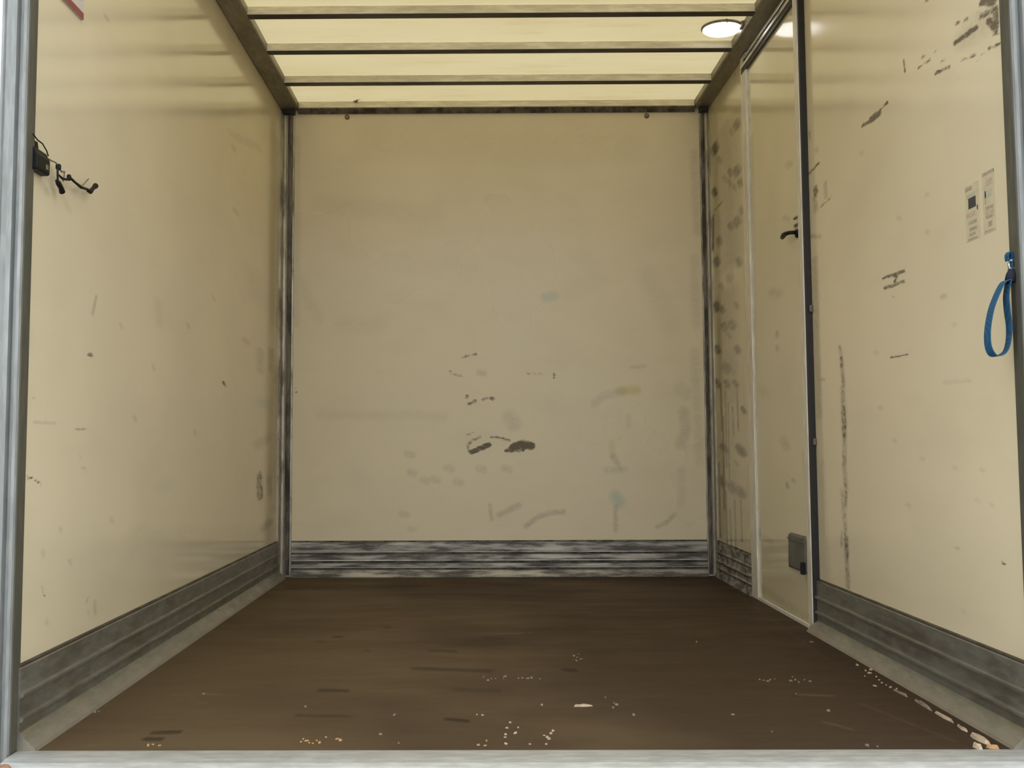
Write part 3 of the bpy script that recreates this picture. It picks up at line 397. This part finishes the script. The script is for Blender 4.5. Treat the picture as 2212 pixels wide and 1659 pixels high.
# ------------------------------------------------------------------ loose fittings at the bulkhead top
hk = MB().tube([(-.640,5.574,2.416),(-.628,5.566,2.410),(-.617,5.556,2.420),(-.600,5.548,2.424)], [.004,.006,.004,.003], 7).build('wire_hook', M['steel'], smooth=True)
tag(hk, 'bent wire hook on the rail above the bulkhead', 'hook')
for x, z, lab in ((-.679,2.343,'small round fixing near the top left of the bulkhead'),(.864,2.341,'small round fixing near the top right of the bulkhead')):
    o = MB().lathe([(.013,-.0005),(.013,-.004),(.007,-.008)], (x,YB,z), 14, 'y').build('wall_fixing', M['steel']); tag(o, lab, 'fixing', 'fixings at the top of the bulkhead')

# ------------------------------------------------------------------ black box and cables on the left wall
X0 = XL
bx = empty('cable_box', (X0, 2.49, 1.30)); tag(bx, 'black wired control box with dangling plugs on the left wall', 'control box')
part(MB().prism([(0,1.282),(.018,1.282),(.021,1.286),(.021,1.316),(.012,1.334),(0,1.337)], 2.452, 2.526, lambda p, q, a: (X0+p, a, q)), 'housing', M['black'], .003, parent=bx)
part(MB().prism([(0,1.318),(.014,1.318),(.010,1.350),(0,1.352)], 2.466, 2.480, lambda p, q, a: (X0+p, a, q)), 'mounting_lug', M['black'], .002, parent=bx)
part(MB().box((X0+.020,2.500,1.292),(X0+.0235,2.511,1.304)), 'button', M['steel'], .001, parent=bx, label='grey button')
part(MB().tube([(X0+.014,2.440,1.358),(X0+.016,2.462,1.350),(X0+.018,2.485,1.348),(X0+.018,2.510,1.338),(X0+.016,2.525,1.330)], .0016, 6), 'cable', M['black'], parent=bx)
part(MB().tube([(X0+.018,2.520,1.322),(X0+.019,2.540,1.322),(X0+.019,2.560,1.324),(X0+.019,2.578,1.322)], .0018, 6), 'cable', M['steel'], parent=bx)
part(MB().lathe([(.004,-.007),(.0065,-.004),(.0065,.004),(.004,.007)], (X0+.019,2.580,1.318), 12), 'clip', M['black'], parent=bx)
part(MB().tube([(X0+.019,2.582,1.316),(X0+.020,2.600,1.311),(X0+.020,2.616,1.316),(X0+.019,2.618,1.302),(X0+.019,2.612,1.292)], .0022, 6), 'cable', M['steel'], parent=bx)
part(MB().tube([(X0+.019,2.576,1.316),(X0+.020,2.574,1.300),(X0+.020,2.576,1.284)], .0026, 6), 'cable', M['black'], parent=bx)
part(MB().tube([(X0+.019,2.572,1.284),(X0+.020,2.580,1.279),(X0+.020,2.596,1.272),(X0+.019,2.608,1.264)], [.004,.0065,.006,.0075], 10), 'plug', M['black'], parent=bx)
part(MB().tube([(X0+.019,2.578,1.300),(X0+.020,2.604,1.296),(X0+.020,2.632,1.300),(X0+.020,2.650,1.310),(X0+.020,2.690,1.306),(X0+.020,2.730,1.304),(X0+.020,2.765,1.308),(X0+.020,2.790,1.309)], [.002,.003,.003,.0035,.003,.004,.0035,.004], 8), 'cable', M['black'], parent=bx)
part(MB().lathe([(.003,-.008),(.0055,-.005),(.0055,.004),(.003,.007)], (X0+.020,2.646,1.309), 10), 'clip', M['black'], parent=bx)
part(MB().tube([(X0+.020,2.740,1.312),(X0+.019,2.766,1.328),(X0+.019,2.782,1.338)], .0016, 6), 'loose_wire', M['steel'], parent=bx)
part(MB().tube([(X0+.020,2.778,1.306),(X0+.020,2.794,1.308),(X0+.020,2.815,1.322),(X0+.020,2.832,1.332)], [.004,.0065,.005,.0075], 10), 'plug', M['black'], parent=bx)

# ------------------------------------------------------------------ red edged sign
sg = empty('wall_sign', (XL, 2.65, 1.75)); tag(sg, 'white sign with a red lower border high on the left wall', 'sign')
SY0, SY1, SZ0, SZ1 = 2.44, 2.757, 1.744, 2.02
part(MB().box((XL+.0005,SY0,SZ0),(XL+.005,SY1,SZ1)), 'board', M['sign_white'], .001, parent=sg)
part(MB().box((XL+.005,SY0+.001,SZ0),(XL+.0062,SY1-.001,SZ0+.017)), 'border', M['sign_red'], parent=sg, label='red stripe along the lower edge')
for a, b, z in ((2.60,2.655,1.782),(2.665,2.70,1.782),(2.71,2.745,1.79),(2.60,2.74,1.82)):
    part(MB().box((XL+.005,a,z),(XL+.0056,b,z+.014)), 'print_block', M['sign_grey'], parent=sg, label='grey print')

# ------------------------------------------------------------------ faded label on the right wall
lb = empty('wall_label', (XR, 2.62, 1.23)); tag(lb, 'faded two column safety label on the right wall by the post', 'sticker')
def lq(name, y0, y1, z0, z1, mat, slant=0.0, t=.0009):
    m = MB().prism([(y0,z0),(y1,z0+slant),(y1,z1+slant),(y0,z1)], 0, t, lambda p, q, a: (XR-.0003-a, p, q)); return part(m, name, M[mat], parent=lb)
lq('sheet', 2.545, 2.605, 1.150, 1.296, 'label_sheet', 0, .0005); lq('sheet', 2.625, 2.700, 1.148, 1.285, 'label_sheet', 0, .0005)
for y0,y1,z0,z1,mt,sl in ((2.660,2.696,1.271,1.280,'ink_grey',.0),(2.640,2.690,1.252,1.263,'ink_mint',0),(2.642,2.682,1.226,1.252,'ink_black',0),(2.632,2.637,1.217,1.228,'ink_black',0),
        (2.645,2.695,1.207,1.217,'ink_pink',.0),(2.640,2.684,1.188,1.195,'ink_grey',.0),(2.642,2.682,1.172,1.179,'ink_grey',0),(2.650,2.682,1.160,1.166,'ink_grey',0),(2.640,2.690,1.150,1.154,'ink_grey',0),
        (2.545,2.602,1.287,1.294,'ink_grey',0),(2.555,2.585,1.262,1.276,'ink_pink',0),(2.556,2.600,1.234,1.250,'ink_mint',0),(2.588,2.593,1.218,1.250,'ink_grey',0),(2.552,2.592,1.205,1.212,'ink_grey',0),
        (2.551,2.594,1.189,1.203,'ink_pink',0),(2.556,2.592,1.184,1.188,'ink_grey',0),(2.562,2.582,1.163,1.175,'ink_grey',0),(2.552,2.600,1.153,1.156,'ink_grey',0)):
    lq('print_block', y0, y1, z0, z1, mt, sl)

# ------------------------------------------------------------------ blue strap on the right post
st = empty('blue_strap', (1.172, 2.45, 1.04)); tag(st, 'blue webbing pull strap looped on the right rear post', 'strap')
def ribbon(pts, wid, name, mat, thick=.0022):
    """pts: (x, y, z, angle) where angle turns the webbing's width from along y (0) to along x (90)"""
    P = [Vector(p[:3]) for p in pts]; A = [p[3] for p in pts]
    fine = []; fa = []
    for i in range(len(P)-1):
        p0, p1, p2, p3 = P[max(i-1,0)], P[i], P[i+1], P[min(i+2,len(P)-1)]
        for k in range(6):
            u = k/6; fine.append(.5*((2*p1)+(p2-p0)*u+(2*p0-5*p1+4*p2-p3)*u*u+(3*p1-p0-3*p2+p3)*u**3)); fa.append(A[i]+(A[i+1]-A[i])*u)
    fine.append(P[-1]); fa.append(A[-1]); vs = []; fs = []
    for i, p in enumerate(fine):
        d = (fine[min(i+1,len(fine)-1)]-fine[max(i-1,0)]).normalized(); a = math.radians(fa[i])
        w = Vector((math.sin(a), math.cos(a), 0)); w = (w - d*w.dot(d)).normalized(); nn = d.cross(w)
        for sx, sn in ((-1,-1),(1,-1),(1,1),(-1,1)): vs.append(p + w*(sx*wid/2) + nn*(sn*thick/2))
    for i in range(len(fine)-1):
        for j in range(4): fs.append((i*4+j, i*4+(j+1)%4, (i+1)*4+(j+1)%4, (i+1)*4+j))
    n = len(fine)*4; fs += [(3,2,1,0), (n-4,n-3,n-2,n-1)]
    return part(MB().add(vs, fs), name, mat, parent=st)
ribbon([(1.172,2.447,1.018,-4),(1.158,2.447,1.012,-4),(1.143,2.447,.985,-5),(1.129,2.447,.950,-5),(1.120,2.447,.905,-6),(1.120,2.447,.872,-8),(1.128,2.447,.853,-14),(1.142,2.447,.850,-8),(1.157,2.447,.860,2),(1.165,2.447,.883,0),(1.168,2.447,.915,-4),(1.165,2.447,.950,-5),(1.164,2.447,.980,-4),(1.168,2.447,1.005,-4),(1.172,2.447,1.020,-4)], .024, 'loop', M['strap'])
part(MB().tube([(1.170,2.446,1.008),(1.174,2.446,1.016),(1.177,2.446,1.030),(1.178,2.446,1.040)], [.007,.012,.011,.007], 10), 'knot', M['strap_dark'], parent=st, smooth=True, label='dark knotted end of the strap')
ribbon([(1.173,2.447,1.022,-10),(1.176,2.447,1.045,-14),(1.178,2.447,1.068,-14),(1.175,2.447,1.080,-10),(1.169,2.447,1.073,-8),(1.170,2.447,1.060,-8)], .014, 'tail', M['strap'])
part(MB().tube([(1.1825,2.444,1.062),(1.174,2.444,1.062),(1.170,2.444,1.054),(1.172,2.444,1.044),(1.1825,2.444,1.044)], .0028, 8), 'eyelet', M['bright'], parent=st, smooth=True, label='bright metal eye holding the strap')

# ------------------------------------------------------------------ litter on the floor
rnd = random.Random(7)
def chip_mesh(name, L, Wd, H, mat, n=7, seed=1):
    r = random.Random(seed); ring = []
    for i in range(n):
        a = 2*math.pi*i/n; k = .75+.4*r.random(); ring.append((L/2*k*math.cos(a), Wd/2*k*math.sin(a)))
    vs = [(x,y,0) for x,y in ring] + [(x*.8,y*.8,H*(.6+.6*r.random())) for x,y in ring]
    fs = [tuple(range(n-1,-1,-1)), tuple(range(n,2*n))] + [(i,(i+1)%n,n+(i+1)%n,n+i) for i in range(n)]
    return MB().add(vs, fs).build(name, mat)
def place(o, x, y, rz=0, z=.0006):
    o.location = (x, y, z); o.rotation_euler = (0,0,rz); return o
BIG = [('wood_splinter', 0.255, 2.86, 0.048, 0.009, 0.005, 0.08, 'chip', 'long pale wood splinter lying alone right of the floor centre', 'splinter'), ('wood_scrap', 1.107, 2.53, 0.084, 0.017, 0.01, -1.51, 'chip', 'larger pale wood scrap in the right rear floor corner, upper arm', 'wood scrap'), ('wood_scrap', 1.073, 2.471, 0.034, 0.013, 0.009, -1.36, 'chip', 'short pale wood scrap by the sill in the right rear corner, lower arm', 'wood scrap'), ('wood_scrap', 1.103, 2.468, 0.026, 0.011, 0.009, -0.43, 'chip_orange', 'orange tinted wood scrap in the tip of the right rear corner', 'wood scrap'), ('wood_strip', 1.111, 2.736, 0.104, 0.008, 0.006, -1.54, 'chip', 'pale wood strip by the right kick rail, second nearest the sill', 'wood strip'), ('wood_strip', 1.109, 2.63, 0.059, 0.008, 0.006, -1.6, 'chip', 'pale wood strip by the right kick rail, nearest the corner scraps', 'wood strip'), ('wood_strip', 1.111, 2.861, 0.119, 0.01, 0.006, -1.6, 'crumb', 'thin dull wood strip by the right kick rail, third from the sill', 'wood strip'), ('wood_strip', 1.105, 2.996, 0.086, 0.009, 0.005, -1.5, 'crumb', 'thin dull wood strip by the right kick rail, farthest from the sill', 'wood strip')]
CRUMBS = [('pale crumbs by the right kick rail', 'small pale crumb beside the right kick rail, %s from the sill', 'chip', [(1.115, 3.051), (1.105, 3.068), (1.069, 3.085), (1.104, 3.097), (1.102, 3.126), (1.108, 3.162), (1.115, 3.205), (1.085, 3.211), (1.113, 3.255), (1.114, 3.288), (1.134, 3.301), (1.117, 3.369), (1.167, 3.694)]), ('crumbs in the cluster at the right of the floor', 'beige crumb in the cluster right of floor centre, %s from left', 'crumb', [(0.778, 3.171), (0.787, 3.159), (0.794, 3.147), (0.806, 3.165), (0.821, 3.177), (0.859, 3.152), (0.878, 3.201), (0.875, 3.164), (0.877, 3.134), (0.901, 3.164), (0.911, 3.146)]), ('crumbs in the row across the floor middle', 'tiny pale crumb in the broken mid floor row, %s from left', 'crumb', [(0.007, 3.209), (0.019, 3.166), (0.029, 3.184), (0.04, 3.19), (0.063, 3.19), (0.068, 3.215), (0.105, 3.19), (0.116, 3.196), (0.131, 3.19), (0.142, 3.196), (0.165, 3.183)]), ('crumbs in the small heap behind the row', 'tiny grey crumb in the heap behind the splinter, %s from left', 'crumb', [(0.281, 3.456), (0.289, 3.522), (0.29, 3.448), (0.297, 3.5), (0.306, 3.553), (0.305, 3.47), (0.311, 3.477)]), ('pale crumbs near the sill centre', 'pale crumb on the floor behind the sill middle, %s from left', 'chip', [(-0.011, 2.773), (0.003, 2.769), (0.053, 2.563), (0.055, 2.587), (0.054, 2.509), (0.059, 2.645), (0.068, 2.696), (0.077, 2.599), (0.086, 2.649), (0.107, 2.505), (0.153, 2.873), (0.142, 2.578), (0.143, 2.505), (0.149, 2.562), (0.151, 2.547), (0.158, 2.594), (0.165, 2.619)]), ('orange wood crumbs near the sill', 'orange wood crumb on the floor near the sill, %s from left', 'chip_orange', [(-0.733, 2.498), (-0.725, 2.506), (-0.708, 2.498), (-0.401, 2.527), (-0.4, 2.55), (-0.39, 2.535), (-0.382, 2.519), (-0.373, 2.515), (-0.368, 2.538), (-0.359, 2.519), (-0.351, 2.566), (-0.324, 2.55), (-0.315, 2.538), (-0.007, 2.498), (0.008, 2.494), (0.011, 2.532)]), ('scattered crumbs on open floor', 'pale crumb lying singly on the open floor, %s from left', 'crumb', [(-0.957, 2.804), (-0.951, 2.813), (-0.737, 3.006), (-0.443, 2.858), (-0.23, 2.589), (-0.212, 2.77), (-0.183, 2.514), (0.323, 2.954), (0.33, 2.842), (0.338, 2.892), (0.342, 2.872), (0.371, 2.766), (0.716, 3.759), (0.611, 2.769), (0.613, 2.769), (0.665, 2.607), (0.829, 2.992), (1.094, 3.754), (0.856, 2.804), (0.841, 2.489), (0.861, 2.482)])]
ORD = ['first','second','third','fourth','fifth','sixth','seventh','eighth','ninth','tenth','eleventh','twelfth','thirteenth','fourteenth','fifteenth','sixteenth','seventeenth','eighteenth','nineteenth','twentieth','twenty-first']
for i, (n, x, y, l, w, h, r, mt, lab, cat) in enumerate(BIG):
    o = place(chip_mesh(n, l, w, h, M[mt], 9, 20+i), x, y, r); tag(o, lab, cat)
for gi, (g, lab, mt, pts) in enumerate(CRUMBS):
    protos = [chip_mesh('crumb', .0075+.002*k, .0055, .0035, M[mt], 6, 50+gi*5+k) for k in range(3)]
    for i, (x, y) in enumerate(pts):
        if i < 3: o = protos[i]
        else:
            o = protos[i % 3].copy(); COL.objects.link(o)
        k = .7+.6*rnd.random(); o.scale = (k, k, k)
        place(o, x, y, rnd.random()*6.28); tag(o, lab % ORD[i], 'crumb', g)


o = MB().lathe([(.004,0),(.013,.001),(.015,.006),(.011,.012),(.004,.013)], (0,0,0), 8).build('rusty_bolt', M['rust']); place(o, -1.0175+.03, 2.347, .3, -.0100)
tag(o, 'rusty brown bolt head on the left end of the sill', 'bolt')
